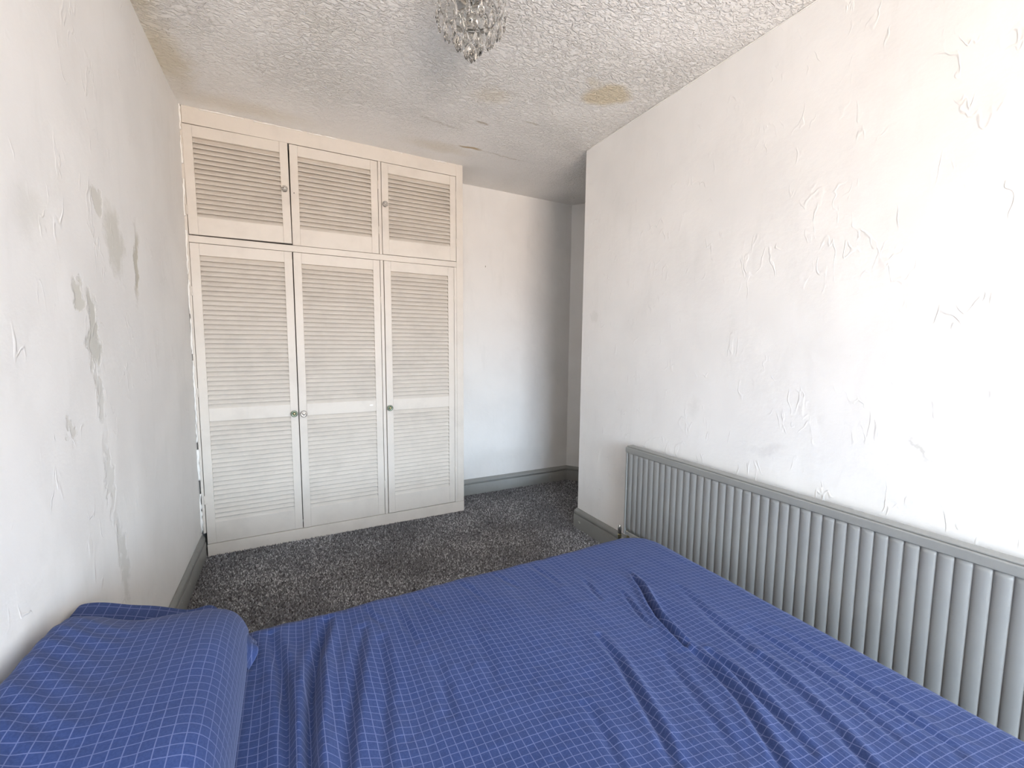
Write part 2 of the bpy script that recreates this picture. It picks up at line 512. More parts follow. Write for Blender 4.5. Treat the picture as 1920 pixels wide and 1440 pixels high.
# angled wall of the recess beyond the end of the right wall
dv_ = Vector((0.60, -0.80, 0)).normalized()
nv_ = Vector((-0.80, -0.60, 0)).normalized()
p0 = Vector((XC, YB, 0)); p1 = p0 + dv_ * 0.22
bm = bmesh.new()
q = [p0, p1, p1 - nv_ * T, p0 - nv_ * T]
lo = [bm.verts.new(v) for v in q]; hi = [bm.verts.new(v + Vector((0, 0, H))) for v in q]
bm.faces.new(lo); bm.faces.new(hi)
for i in range(4):
    bm.faces.new((lo[i], lo[(i + 1) % 4], hi[(i + 1) % 4], hi[i]))
structure(bm_obj('wall_recess_angled', bm, MAT_FAR))
XE = 4.1                                     # end of an added, unseen passage that cuts bounce into the recess
bm = bmesh.new(); add_box(bm, XR + T, XE, YC - T, YC, 0, H)
structure(bm_obj('wall_added_front', bm, MAT_BOUNCE_DIMMER))
bm = bmesh.new(); add_box(bm, p1.x + 0.005, XE, p1.y, p1.y + T, 0, H)
structure(bm_obj('wall_added_back', bm, MAT_BOUNCE_DIMMER))
bm = bmesh.new(); add_box(bm, XE - T, XE, YC, p1.y, 0, H)
structure(bm_obj('wall_added_end', bm, MAT_BOUNCE_DIMMER))

# floor and ceiling
bm = bmesh.new(); add_box(bm, XL - T, XE, YF - T, YB + T, -0.12, 0.0)
floor = structure(bm_obj('floor', bm, MAT_FLOOR))
flat_edges(grid_wall('ceiling', (XL - T, YF - T, H), (XE - XL + T, 0, 0), (0, YB + T - YF + T, 0), (0, 0, -1), 110, 120, 0.1, 0.0025, MAT_CEIL, 2.0, 8.8))

# window wall behind the camera, with a real opening
bm = bmesh.new()
add_box(bm, XL, WX0, YF - T, YF, 0, H)
add_box(bm, WX1, XR, YF - T, YF, 0, H)
add_box(bm, WX0, WX1, YF - T, YF, 0, WZ0)
add_box(bm, WX0, WX1, YF - T, YF, WZ1, H)
structure(bm_obj('wall_window', bm, MAT_FAR))
bm = bmesh.new()
fw_ = 0.055
ya, yb = YF - 0.10, YF - 0.04
add_box(bm, WX0, WX0 + fw_, ya, yb, WZ0, WZ1, 0.004)
add_box(bm, WX1 - fw_, WX1, ya, yb, WZ0, WZ1, 0.004)
add_box(bm, WX0 + fw_, WX1 - fw_, ya, yb, WZ0, WZ0 + fw_, 0.004)
add_box(bm, WX0 + fw_, WX1 - fw_, ya, yb, WZ1 - fw_, WZ1, 0.004)
xm = (WX0 + WX1) / 2
add_box(bm, xm - 0.03, xm + 0.03, ya, yb, WZ0 + fw_, WZ1 - fw_, 0.004)
win = structure(bm_obj('window_1', bm, MAT_UPVC))
for xa, xb in ((WX0 + fw_, xm - 0.03), (xm + 0.03, WX1 - fw_)):
    bm = bmesh.new(); add_box(bm, xa, xb, ya + 0.028, ya + 0.032, WZ0 + fw_, WZ1 - fw_)
    bm_obj('pane', bm, MAT_PANE, win)
bm = bmesh.new(); add_box(bm, WX0 - 0.04, WX1 + 0.04, YF + 0.001, YF + 0.10, WZ0 - 0.03, WZ0 - 0.002, 0.006)
bm_obj('window_sill', bm, MAT_UPVC, win)

# ------------------------------------------------------------------ skirting boards
SK = [(0.0, 0.0), (0.021, 0.0), (0.021, 0.094), (0.0195, 0.098), (0.0120, 0.100), (0.0115, 0.105),
      (0.0180, 0.1085), (0.0185, 0.118), (0.0150, 0.128), (0.0085, 0.1375), (0.0060, 0.1436), (0.0, 0.1436)]
def skirting(name, path, normals):
    """sweep the moulded profile along a floor path; normals = mitred room-side offsets per point"""
    bm = bmesh.new()
    rings = []
    for p, n in zip(path, normals):
        rings.append([bm.verts.new((p[0] + n[0] * t, p[1] + n[1] * t, z)) for t, z in SK])
    k = len(SK)
    for a, b in zip(rings, rings[1:]):
        for i in range(k):
            bm.faces.new((a[i], a[(i + 1) % k], b[(i + 1) % k], b[i]))
    bm.faces.new(rings[0]); bm.faces.new(rings[-1])
    return structure(flat_edges(bm_obj(name, bm, MAT_SKIRT), 50))
skirting('baseboard_left', [(XL, YF), (XL, D - 0.002)], [(1, 0), (1, 0)])
skirting('baseboard_right', [(XR, YF), (XR, YC), (XR + 0.5, YC)], [(-1, 0), (-1, 1), (0, 1)])
mit = Vector((0, -1, 0)) + nv_ * 1.0
mit = mit / (1 + Vector((0, -1, 0)).dot(nv_))
skirting('baseboard_far', [(1.21, YB), (XC, YB), (p1.x, p1.y)], [(0, -1), (mit.x, mit.y), (nv_.x, nv_.y)])

# carpet pile: real tufts where the photograph shows carpet
def carpet_pile():
    sp = 0.0078
    xs = np.arange(XL + 0.022, 3.1, sp); ys = np.arange(1.05, YB, sp)
    gx, gy = np.meshgrid(xs, ys)
    gx = (gx + rng.uniform(-.45, .45, gx.shape) * sp).ravel(); gy = (gy + rng.uniform(-.45, .45, gy.shape) * sp).ravel()
    ok = ~((gy > D - 0.002) & (gx < 1.205))
    ok &= ~((gx > XR - 0.022) & (gy < YC + 0.022))
    ok &= gy < YB - 0.02
    dd = (gx - XC) * nv_.x + (gy - YB) * nv_.y
    ok &= (dd > 0.022) & (gy < np.where(gx > p1.x, p1.y, 9.0))
    ok &= ~((gy < 1.40) & (gx < 1.36))
    gx, gy = gx[ok], gy[ok]
    n = len(gx)
    ang = rng.uniform(0, 2 * np.pi, n)
    h = rng.uniform(0.006, 0.0125, n)
    rad = rng.uniform(0.0035, 0.0058, n)
    lx = rng.normal(0, .0035, n); ly = rng.normal(0, .0035, n)
    co = np.zeros((n, 4, 3))
    for k in range(3):
        a = ang + 2 * np.pi * k / 3
        co[:, k, 0] = gx + rad * np.cos(a); co[:, k, 1] = gy + rad * np.sin(a); co[:, k, 2] = 0.0005
    co[:, 3, 0] = gx + lx; co[:, 3, 1] = gy + ly; co[:, 3, 2] = h
    base = np.arange(n) * 4
    tris = np.stack([np.stack([base + i, base + (i + 1) % 3, base + 3], 1) for i in range(3)], 1).reshape(-1, 3)
    me = bpy.data.meshes.new('carpet_pile')
    me.vertices.add(n * 4); me.vertices.foreach_set('co', co.ravel())
    me.loops.add(len(tris) * 3); me.loops.foreach_set('vertex_index', tris.ravel())
    me.polygons.add(len(tris))
    me.polygons.foreach_set('loop_start', np.arange(len(tris)) * 3)
    me.update(calc_edges=True)
    at = me.attributes.new('tuft', 'FLOAT', 'POINT')
    v = np.clip(rng.beta(1.7, 2.1, n), 0, 1)
    at.data.foreach_set('value', np.repeat(v, 4))
    o = mesh_obj('carpet_pile', me, MAT_PILE, floor)
    o['kind'] = 'stuff'
carpet_pile()

# ------------------------------------------------------------------ built-in wardrobe
WX, TILT = -0.49, -0.005
ward = thing('built_in_wardrobe', 'built-in wardrobe with six white louvred doors in the far left corner', 'wardrobe', (WX, D, 0))
ward.rotation_euler = (0, TILT, 0)
def wl_(x):
    return x - WX
FT = 0.022                                  # frame board thickness
def board(name, x0, x1, z0, z1, y0=0.0, y1=FT, mat=MAT_WARD, bev=0.0015, parent=ward):
    bm = bmesh.new(); add_box(bm, wl_(x0), wl_(x1), y0, y1, z0, z1, bev)
    return bm_obj(name, bm, mat, parent)
XRW = 1.199
board('top_rail', -0.489, 1.146, 2.559, 2.665)
board('middle_rail', -0.489, 1.1455, 1.899, 1.9385)
board('plinth_rail', -0.487, XRW, -0.004, 0.0775, -0.003, FT)
board('right_stile', 1.146, XRW, 0.0785, 2.672)
board('right_stile_packer', 1.1265, 1.1455, 0.0785, 1.898)
board('mullion', 0.586, 0.607, 0.0785, 1.898)
board('mullion', 0.583, 0.6022, 1.9395, 2.558)
board('left_stile', -0.5035, -0.4895, 0.15, 2.645, 0.001, FT)
board('right_side_panel', XRW - 0.02, XRW, 0.0, 2.645, FT + 0.001, YB - D - 0.004)
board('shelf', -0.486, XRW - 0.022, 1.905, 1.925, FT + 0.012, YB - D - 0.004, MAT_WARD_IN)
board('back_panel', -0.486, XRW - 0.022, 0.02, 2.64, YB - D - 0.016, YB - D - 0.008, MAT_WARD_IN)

slat_cache = {}
def slat_mesh(w):
    key = round(w, 4)
    if key not in slat_cache:
        bm = bmesh.new()
        add_box(bm, -w / 2, w / 2, -0.0030, 0.0030, -0.0206, 0.0206, 0.0012)
        bmesh.ops.rotate(bm, verts=bm.verts[:], cent=(0, 0, 0), matrix=Matrix.Rotation(math.radians(-38), 3, 'X'))
        bmesh.ops.recalc_face_normals(bm, faces=bm.faces[:])
        me = bpy.data.meshes.new('slat'); bm.to_mesh(me); bm.free()
        me.materials.append(MAT_WARD)
        slat_cache[key] = me
    return slat_cache[key]

def louvre_door(x0, x1, z0, z1, openings, label, hinge='L', rot=0.0, ajar=0.0, stile=0.046):
    """frame mesh (two stiles and rails, each proud-jointed) with slats, at the hinge-side origin"""
    hx = x0 if hinge == 'L' else x1
    d = bmesh.new()
    DT = 0.028
    add_box(d, x0 - hx, x0 + stile - hx, 0, DT, 0, z1 - z0, 0.002)
    add_box(d, x1 - stile - hx, x1 - hx, 0, DT, 0, z1 - z0, 0.002)
    lv = [0.0]
    for a, b in openings:
        lv += [a - z0, b - z0]
    lv.append(z1 - z0)
    for a, b in zip(lv[0::2], lv[1::2]):
        add_box(d, x0 + stile - hx, x1 - stile - hx, 0.0012, DT - 0.001, a, b, 0.0015)
    o = bm_obj('door', d, MAT_WARD, ward)
    o.location = (wl_(hx), -0.002, z0)
    o.rotation_euler = (0, rot, ajar)
    o['label'] = label
    w = x1 - x0 - 2 * stile + 0.004
    for a, b in openings:
        n = max(1, round((b - a) / 0.0284))
        p = (b - a) / n
        for k in range(n):
            s = bpy.data.objects.new('slat', slat_mesh(w))
            s.location = ((x0 + x1) / 2 - hx, 0.0155, a - z0 + p * (k + 0.5))
            s.rotation_euler = (rng.normal(0, 0.016), rng.normal(0, 0.0012), 0)
            link(s, o)
    return o, hx, z0

UO = [(2.045, 2.490)]
LO = [(0.212, 0.842), (0.920, 1.828)]
doors = {}
doors['U1'] = louvre_door(-0.486, 0.0440, 1.9440, 2.5540, UO, 'upper louvred door beside the left wall, wide gap below', 'L', -0.0085)
doors['U2'] = louvre_door(0.0475, 0.5800, 1.9405, 2.5545, UO, 'middle upper louvred door without a knob', 'R')
doors['U3'] = louvre_door(0.6050, 1.1430, 1.9415, 2.5555, UO, 'upper right louvred door', 'R')
doors['L1'] = louvre_door(-0.4855, 0.0435, 0.0800, 1.8960, LO, 'tall louvred door beside the left wall', 'L', -0.001)
doors['L2'] = louvre_door(0.0475, 0.5830, 0.0800, 1.8960, LO, 'tall middle louvred door', 'R', 0.0, 0.002)
doors['L3'] = louvre_door(0.6105, 1.1240, 0.0820, 1.8960, LO, 'tall right louvred door, slightly ajar', 'R', 0.0, 0.012)

def knob(key, x, z, kind):
    d, hx, z0 = doors[key]
    bm = bmesh.new()
    if kind == 'glass':
        add_lathe(bm, [(0.008, 0.0), (0.0075, -0.010), (0.011, -0.014), (0.0175, -0.018), (0.0185, -0.024), (0.0165, -0.030), (0.010, -0.033)], 10, 'Y')
        k = bm_obj('knob', bm, MAT_KNOBGLASS, d)
        bm = bmesh.new()
        add_lathe(bm, [(0.0062, -0.0325), (0.0058, -0.0350), (0.003, -0.0360)], 14, 'Y')
        bm_obj('knob_screw', bm, MAT_STEEL, k, True)
        bm = bmesh.new()
        add_lathe(bm, [(0.0155, 0.0), (0.0155, -0.0025), (0.011, -0.004)], 20, 'Y')
        bm_obj('knob_rose', bm, MAT_PEWTER, k, True)
    else:
        mt = MAT_VERD if kind == 'green' else MAT_PEWTER
        add_lathe(bm, [(0.016, 0.0), (0.016, -0.003), (0.009, -0.006), (0.008, -0.013), (0.0185, -0.018), (0.0208, -0.0225),
                       (0.0195, -0.0265), (0.0150, -0.0285), (0.0135, -0.0270), (0.0105, -0.0265)], 24, 'Y')
        k = bm_obj('knob', bm, mt, d, True)
        bm = bmesh.new()
        add_lathe(bm, [(0.0105, -0.0262), (0.0095, -0.0300), (0.006, -0.0325), (0.002, -0.0332)], 20, 'Y')
        bm_obj('knob_centre', bm, MAT_BRASS if kind == 'green' else MAT_STEEL, k, True)
    k.location = (x - hx, 0, z - z0)
knob('U1', 0.0165, 2.270, 'glass')
knob('U3', 0.6245, 2.276, 'glass')
knob('L1', 0.0190, 0.861, 'green')
knob('L2', 0.0740, 0.857, 'pewter')
knob('L3', 0.6290, 0.862, 'green')
# bare screw hole where the middle door's knob is missing
d, hx, z0 = doors['U2']
bm = bmesh.new(); add_lathe(bm, [(0.003, 0.0), (0.003, -0.0006)], 10, 'Y')
h_ = bm_obj('screw_hole', bm, MAT_DARK, d); h_.location = (0.066 - hx, 0, 2.262 - z0)
d, hx, z0 = doors['L2']
bm = bmesh.new(); add_lathe(bm, [(0.013, 0.0012), (0.0125, 0.0004)], 12, 'Y')
c_ = bm_obj('paint_chip', bm, MAT_WHITE, d); c_.location = (0.505 - hx, 0, 0.887 - z0); c_.scale = (1.0, 1.0, 0.42)
# painted hinge knuckles
def hinge(key, side, z):
    d, hx, z0 = doors[key]
    bm = bmesh.new()
    add_lathe(bm, [(0.0025, -0.028), (0.0042, -0.026), (0.0042, 0.026), (0.0025, 0.028)], 10, 'Z')
    h = bm_obj('hinge', bm, MAT_WARD, d, True)
    h.location = (-0.0015 if side == 'L' else 0.0015, -0.001, z - z0)
for key, side, zs in (('U1', 'L', (2.44, 2.08)), ('U2', 'R', (2.40, 2.10)), ('U3', 'R', (2.42, 2.08)),
                      ('L1', 'L', (1.62, 1.02, 0.36)), ('L2', 'R', (1.62, 0.30)), ('L3', 'R', (1.66, 0.34))):
    for z in zs:
        hinge(key, side, z)

# irregular filler bead between wardrobe and left wall / ceiling
def bead(name, pts, rmin, rmax, parent):
    bm = bmesh.new()
    rings = []
    for i, p in enumerate(pts):
        r = random.uniform(rmin, rmax)
        t = (Vector(pts[min(i + 1, len(pts) - 1)]) - Vector(pts[max(i - 1, 0)])).normalized()
        a = t.orthogonal().normalized(); b = t.cross(a)
        rings.append([bm.verts.new(Vector(p) + (a * math.cos(k * math.pi / 3) + b * math.sin(k * math.pi / 3)) * r) for k in range(6)])
    for a, b in zip(rings, rings[1:]):
        for k in range(6):
            bm.faces.new((a[k], a[(k + 1) % 6], b[(k + 1) % 6], b[k]))
    bm.faces.new(rings[0]); bm.faces.new(rings[-1])
    return bm_obj(name, bm, MAT_WHITE, parent, True)
def wloc(x, y, z):        # world -> wardrobe space
    dx, dz = x - WX, z
    c, s = math.cos(TILT), math.sin(TILT)
    return (dx * c - dz * s, y - D, dx * s + dz * c)
z = 0.16
while z < 2.58:
    ln = random.uniform(0.12, 0.5)
    n = max(4, int(ln / 0.02))
    bead('filler_bead', [wloc(XL + 0.004 + random.uniform(-.002, .003), D - 0.004, z + ln * i / n) for i in range(n + 1)], 0.0022, 0.0062 if z > 0.6 else 0.011, ward)
    z += ln + random.uniform(0.02, 0.10)
for xa, xb in ((-0.42, -0.2), (-0.15, 0.12), (0.14, 0.32), (0.66, 0.74), (0.95, 1.06)):
    n = 12
    bead('filler_bead', [wloc(xa + (xb - xa) * i / n, D - 0.002, H - 0.004 + random.uniform(-.003, .001)) for i in range(n + 1)], 0.001, 0.0045, ward)

n = 90
structure(bead('trim_1', [(XR - 0.001, YF + 0.01 + (YC - YF - 0.02) * i / n, H - 0.004) for i in range(n + 1)], 0.002, 0.0042, None))

# ------------------------------------------------------------------ radiator
RX = 1.745                                   # front face
RY0, RY1, RZ0, RZ1 = 0.20, 1.878, 0.205, 0.735
rad = thing('panel_radiator', 'long grey fluted panel radiator on the right wall', 'radiator', (RX, RY1, 0))
def rl(x, y, z):
    return (x - RX, y - RY1, z)
def radiator_panel():
    pitch = 0.0398
    n = int((RY1 - 0.012 - RY0) / pitch)
    ys, xs = [], []
    y = RY1 - 0.012
    prof = [(0.0, 0.0085), (0.035, 0.0080), (0.075, 0.0042), (0.13, 0.0027), (0.22, 0.0014), (0.35, 0.0004), (0.5, 0.0), (0.65, 0.0004), (0.78, 0.0014), (0.87, 0.0027), (0.925, 0.0042), (0.965, 0.0080)]
    for k in range(n):
        for f, dx in prof:
            ys.append(y - (k + f) * pitch); xs.append(dx)
    ys.append(y - n * pitch); xs.append(0.0085)
    zs = [(RZ0 + 0.022, 0.0), (RZ0 + 0.05, 1.0), (RZ1 - 0.05, 1.0), (RZ1 - 0.034, 1.0)]
    bm = bmesh.new()
    rows = []
    for z, k in zs:
        rows.append([bm.verts.new(rl(RX + (dx if k else 0.0085), yy, z)) for yy, dx in zip(ys, xs)])
    for a, b in zip(rows, rows[1:]):
        for i in range(len(ys) - 1):
            bm.faces.new((a[i], a[i + 1], b[i + 1], b[i]))
    bmesh.ops.recalc_face_normals(bm, faces=bm.faces[:])
    o = bm_obj('fluted_panel', bm, MAT_RAD, rad, True)
    sm = o.modifiers.new('thickness', 'SOLIDIFY'); sm.thickness = 0.003; sm.offset = 0
    return o
radiator_panel()
def rad_box(name, x0, x1, y0, y1, z0, z1, mat, bev=0.002):
    bm = bmesh.new()
    a, b = rl(x0, y0, z0), rl(x1, y1, z1)
    add_box(bm, a[0], b[0], a[1], b[1], a[2], b[2], bev)
    return bm_obj(name, bm, mat, rad)
rad_box('top_cap', RX - 0.006, RX + 0.052, RY0 - 0.004, RY1 + 0.003, RZ1 - 0.033, RZ1, MAT_RADCAP, 0.004)
rad_box('cap_lip', RX + 0.004, RX + 0.050, RY0 - 0.002, RY1 + 0.001, RZ1 + 0.0005, RZ1 + 0.006, MAT_RADCAP, 0.002)
rad_box('end_panel', RX - 0.004, RX + 0.048, RY1 - 0.011, RY1 - 0.0005, RZ0 + 0.004, RZ1 - 0.034, MAT_RADCAP)
rad_box('end_panel', RX - 0.004, RX + 0.048, RY0 - 0.002, RY0 + 0.010, RZ0 + 0.004, RZ1 - 0.034, MAT_RADCAP)
rad_box('bottom_rail', RX - 0.001, RX + 0.020, RY0 + 0.011, RY1 - 0.012, RZ0, RZ0 + 0.022, MAT_RADCAP)
rad_box('rear_panel', RX + 0.022, RX + 0.044, RY0 + 0.011, RY1 - 0.012, RZ0 + 0.01, RZ1 - 0.035, MAT_RAD)
for yy in (0.5, 1.0, 1.6):
    rad_box('wall_bracket', RX + 0.045, XR - 0.004, yy - 0.02, yy + 0.02, 0.30, 0.66, MAT_RADCAP)
# lockshield valve on the far bottom corner
vx, vy = RX + 0.014, RY1 + 0.050
def rpart(name, bm, mat, parent=rad, smooth=True):
    return bm_obj(name, bm, mat, parent, smooth)
bm = bmesh.new(); o_ = rl(vx, vy, 0)
add_lathe(bm, [(0.0075, 0.0), (0.0075, 0.118)], 14, 'Z', o_)
valve = rpart('valve_pipe', bm, MAT_BRASS)
bm = bmesh.new()
add_lathe(bm, [(0.012, 0.119), (0.014, 0.122), (0.014, 0.138), (0.0105, 0.141), (0.0105, 0.158), (0.0125, 0.161), (0.0125, 0.176), (0.008, 0.180)], 6, 'Z', o_)
rpart('valve_body', bm, MAT_BRASS, valve, False)
bm = bmesh.new()
add_lathe(bm, [(0.0082, 0.181), (0.0105, 0.184), (0.0110, 0.212), (0.0085, 0.226), (0.0045, 0.236), (0.0015, 0.240)], 16, 'Z', o_)
rpart('valve_cap', bm, MAT_CHROME, valve)
bm = bmesh.new()
zc = 0.150
add_lathe(bm, [(0.009, -0.012), (0.009, -0.020), (0.0145, -0.021), (0.0145, -0.035), (0.0095, -0.036), (0.0095, -0.052)], 6, 'Y', (o_[0], o_[1], zc))
rpart('valve_union', bm, MAT_CHROME, valve, False)
bm = bmesh.new()
add_tube(bm, [(o_[0], -0.002, zc), (o_[0], -0.020, zc + 0.02), (o_[0], -0.024, zc + 0.09)], 0.009, 10)
rpart('valve_tail', bm, MAT_BRASS, valve)

# ------------------------------------------------------------------ bed
BX0, BX1, BY0, BY1, BZ = XL + 0.014, 1.444, 0.075, 1.446, 0.47
R_, RC = 0.07, 0.10
bed = thing('double_bed', 'low double bed under a creased blue checked sheet, foot end by the radiator', 'bed', ((BX0 + BX1) / 2, (BY0 + BY1) / 2, 0))
def bed_box(name, x0, x1, y0, y1, z0, z1, mat, bev):
    bm = bmesh.new()
    cx, cy = bed.location.x, bed.location.y
    add_box(bm, x0 - cx, x1 - cx, y0 - cy, y1 - cy, z0, z1, bev)
    return bm_obj(name, bm, mat, bed)
bed_box('divan_base', BX0 + 0.03, BX1 - 0.03, BY0 + 0.03, BY1 - 0.03, 0.05, 0.235, MAT_DIVAN, 0.012)
bed_box('mattress', BX0 + 0.02, BX1 - 0.02, BY0 + 0.02, BY1 - 0.02, 0.236, BZ - 0.055, MAT_MATTRESS, 0.06)
for sx in (BX0 + 0.10, BX1 - 0.10):
    for sy in (BY0 + 0.10, BY1 - 0.10):
        bm = bmesh.new()
        add_lathe(bm, [(0.018, 0.001), (0.026, 0.012), (0.026, 0.03), (0.016, 0.049)], 12, 'Z', (sx - bed.location.x, sy - bed.location.y, 0))
        bm_obj('leg', bm, MAT_DARK, bed, True)

# crease lines of the sheet, metres on the bed top: (points, half width, depth)
CREASES = [
 ([(1.100,1.12),(1.074,1.052),(1.040,0.985),(1.010,.917),(.990,.830),(.985,.793)], .0070, .024),
 ([(.985,.793),(.978,.74),(.973,.696),(.945,.60),(.909,.53),(.862,.445),(.82,.36)], .010, .012),
 ([(1.113,1.155),(1.092,1.10),(1.080,1.035)], .005, .007),
 ([(1.0,1.075),(.985,1.02),(.965,.95),(.955,.90)], .006, .008),
 ([(.93,1.19),(.915,1.13),(.91,1.08)], .008, .006),
 ([(1.20,1.00),(1.165,.88),(1.145,.80),(1.13,.72),(1.10,.60),(1.05,.46),(1.02,.36)], .012, .007),
 ([(.78,.93),(.765,.83),(.735,.73),(.70,.62),(.67,.55)], .010, .013),
 ([(1.02,.74),(1.01,.65),(.98,.54),(.95,.44)], .009, .013),
 ([(1.13,.66),(1.10,.55),(1.06,.44),(1.0,.33)], .010, .008),
 ([(1.22,.75),(1.21,.60),(1.18,.46),(1.14,.35)], .010, .006),
 ([(1.28,.70),(1.27,.55),(1.25,.42),(1.23,.30)], .012, .006),
 ([(.90,.80),(.87,.70),(.84,.60),(.80,.50)], .012, .006),
 ([(.60,.75),(.585,.66),(.56,.58)], .012, .005),
 # pulled folds beside the pillow
 ([(-.075,1.36),(-.045,1.20),(-.030,1.05),(-.028,.90),(-.032,.72)], .012, .018),
 ([(-.022,1.22),(-.008,1.10),(-.005,1.0)], .008, .006),
 ([(.075,1.36),(.035,1.18),(.018,1.05),(.012,.95),(.010,.85),(.004,.68)], .013, .030),
 ([(.052,1.16),(.040,1.05),(.026,.95)], .009, .008),
 ([(.165,1.27),(.125,1.10),(.100,.98),(.072,.84),(.055,.70)],   .013, .013),
 ([(.210,1.20),(.185,1.02),(.155,.88),(.13,.74)], .013, .006),
 ([(.275,1.33),(.285,1.22),(.295,1.14)], .010, .006),
 ([(.18,1.40),(.20,1.32),(.22,1.26)], .008, .005),
 ([(.36,1.38),(.38,1.30),(.40,1.24)], .009, .004),
 ([(.50,1.40),(.53,1.31),(.55,1.23)], .010, .004),
 ([(.64,1.40),(.665,1.32),(.69,1.26)], .009, .004),
 ([(.80,1.39),(.82,1.29),(.83,1.21)], .010, .005),
 ([(.32,1.05),(.315,.95),(.30,.85)], .014, .004),
 ([(.45,1.15),(.45,1.02),(.44,.9)], .016, .004),
]
def sheet_relief(X, Y):
    P = np.stack([X, Y], 1)
    dz = np.zeros(len(X))
    for pts, wd, dp in CREASES:
        best = np.full(len(X), 1e9); tt = np.zeros(len(X)); sd = np.zeros(len(X))
        pa = np.array(pts); seg = len(pa) - 1
        for i in range(seg):
            a, b = pa[i], pa[i + 1]; ab = b - a
            t = np.clip(((P - a) @ ab) / (ab @ ab), 0, 1)
            q = a + t[:, None] * ab; v = P - q
            dd = np.hypot(v[:, 0], v[:, 1])
            m = dd < best
            best[m] = dd[m]; tt[m] = (i + t[m]) / seg
            sd[m] = np.sign(ab[0] * v[m, 1] - ab[1] * v[m, 0])
        fade = np.sin(np.pi * np.clip(tt * 0.9 + 0.05, 0, 1)) ** 0.7
        s = best * sd / wd
        dz += fade * dp * (-np.exp(-s * s) + 0.75 * np.exp(-((s - 2.0) / 1.35) ** 2) + 0.35 * np.exp(-((s + 2.2) / 1.5) ** 2))
    return dz

def vnoise(X, Y, sx, sy, seed):
    out = np.empty(len(X))
    for i in range(len(X)):
        out[i] = mnoise.noise(Vector((X[i] * sx, Y[i] * sy, seed)))
    return out

def make_sheet():
    ex = 0.24                                            # drop of the sheet at the sides
    step = 0.0055
    us = np.arange(BX0 - 0.0, BX1 + ex, step)
    vs2 = np.arange(BY0 - ex, BY1 + ex, step)
    U, V = np.meshgrid(us, vs2)
    nu, nv = len(us), len(vs2)
    u, v = U.ravel(), V.ravel()
    # inner core (flat top) = rect inset by R_, its corners rounded by RC
    cx0, cx1, cy0, cy1 = BX0 - 0.5, BX1 - R_, BY0 + R_, BY1 - R_
    qx = np.clip(u, cx0 + RC, cx1 - RC); qy = np.clip(v, cy0 + RC, cy1 - RC)
    dx, dy = u - qx, v - qy
    dl = np.hypot(dx, dy); dl_s = np.where(dl < 1e-9, 1, dl)
    d = dl - RC
    nx, ny = dx / dl_s, dy / dl_s
    flat = d <= 0
    a = np.clip(d / R_, 0, math.pi / 2)
    rest = np.maximum(d - R_ * math.pi / 2, 0)
    x = np.where(flat, u, qx + nx * (RC + R_ * np.sin(a)))
    y = np.where(flat, v, qy + ny * (RC + R_ * np.sin(a)))
    z = np.where(flat, BZ, BZ - R_ * (1 - np.cos(a)) - np.minimum(rest, 0.165))
    fl = np.clip(1.0 - d / 0.10, 0, 1)
    rel = sheet_relief(u, v)
    nz = 0.0042 * vnoise(u, v, 9.0, 2.6, 1.7) + 0.0022 * vnoise(u + 0.15 * v, v, 26.0, 5.0, 4.4) + 0.0012 * vnoise(u, v, 34.0, 30.0, 9.1)
    big = 0.010 * vnoise(u, v, 2.2, 2.2, 6.6)
    off = rel * fl + nz + big * fl
    ramp = np.clip(a, 0, math.pi / 2)
    x = x + nx * np.sin(ramp) * off * 0.8 * (~flat)
    y = y + ny * np.sin(ramp) * off * 0.8 * (~flat)
    z = z + np.cos(np.where(flat, 0, ramp)) * off
    x = np.maximum(x, XL + 0.012)
    co = np.stack([x, y, z], 1)
    idx = np.arange(nu * nv).reshape(nv, nu)
    quads = np.stack([idx[:-1, :-1], idx[:-1, 1:], idx[1:, 1:], idx[1:, :-1]], -1).reshape(-1, 4)
    drop = (rest > 0.20)
    keep = ~drop[quads].any(1)
    quads = quads[keep]
    me = bpy.data.meshes.new('fitted_sheet')
    me.vertices.add(len(co)); me.vertices.foreach_set('co', co.ravel())
    me.loops.add(len(quads) * 4); me.loops.foreach_set('vertex_index', quads.ravel())
    me.polygons.add(len(quads)); me.polygons.foreach_set('loop_start', np.arange(len(quads)) * 4)
    me.update(calc_edges=True)
    uvl = me.uv_layers.new(name='UVMap')
    skew = v + 0.17 * u - 0.05 * np.clip(u - 0.6, 0, 1) + 0.006 * np.sin(u * 9)
    uvx = u + 0.25 * rel
    uv = np.stack([uvx, skew], 1)[quads.ravel()]
    uvl.data.foreach_set('uv', uv.ravel())
    bm = bmesh.new(); bm.from_mesh(me)
    bmesh.ops.delete(bm, geom=[q for q in bm.verts if not q.link_faces], context='VERTS')
    bm.to_mesh(me); bm.free()
    me.transform(Matrix.Translation((-bed.location.x, -bed.location.y, 0)))
    o = mesh_obj('fitted_sheet', me, MAT_SHEET, bed, True)
    o['label'] = 'creased dark blue sheet with thin pale check stretched over the mattress'
    return o
make_sheet()

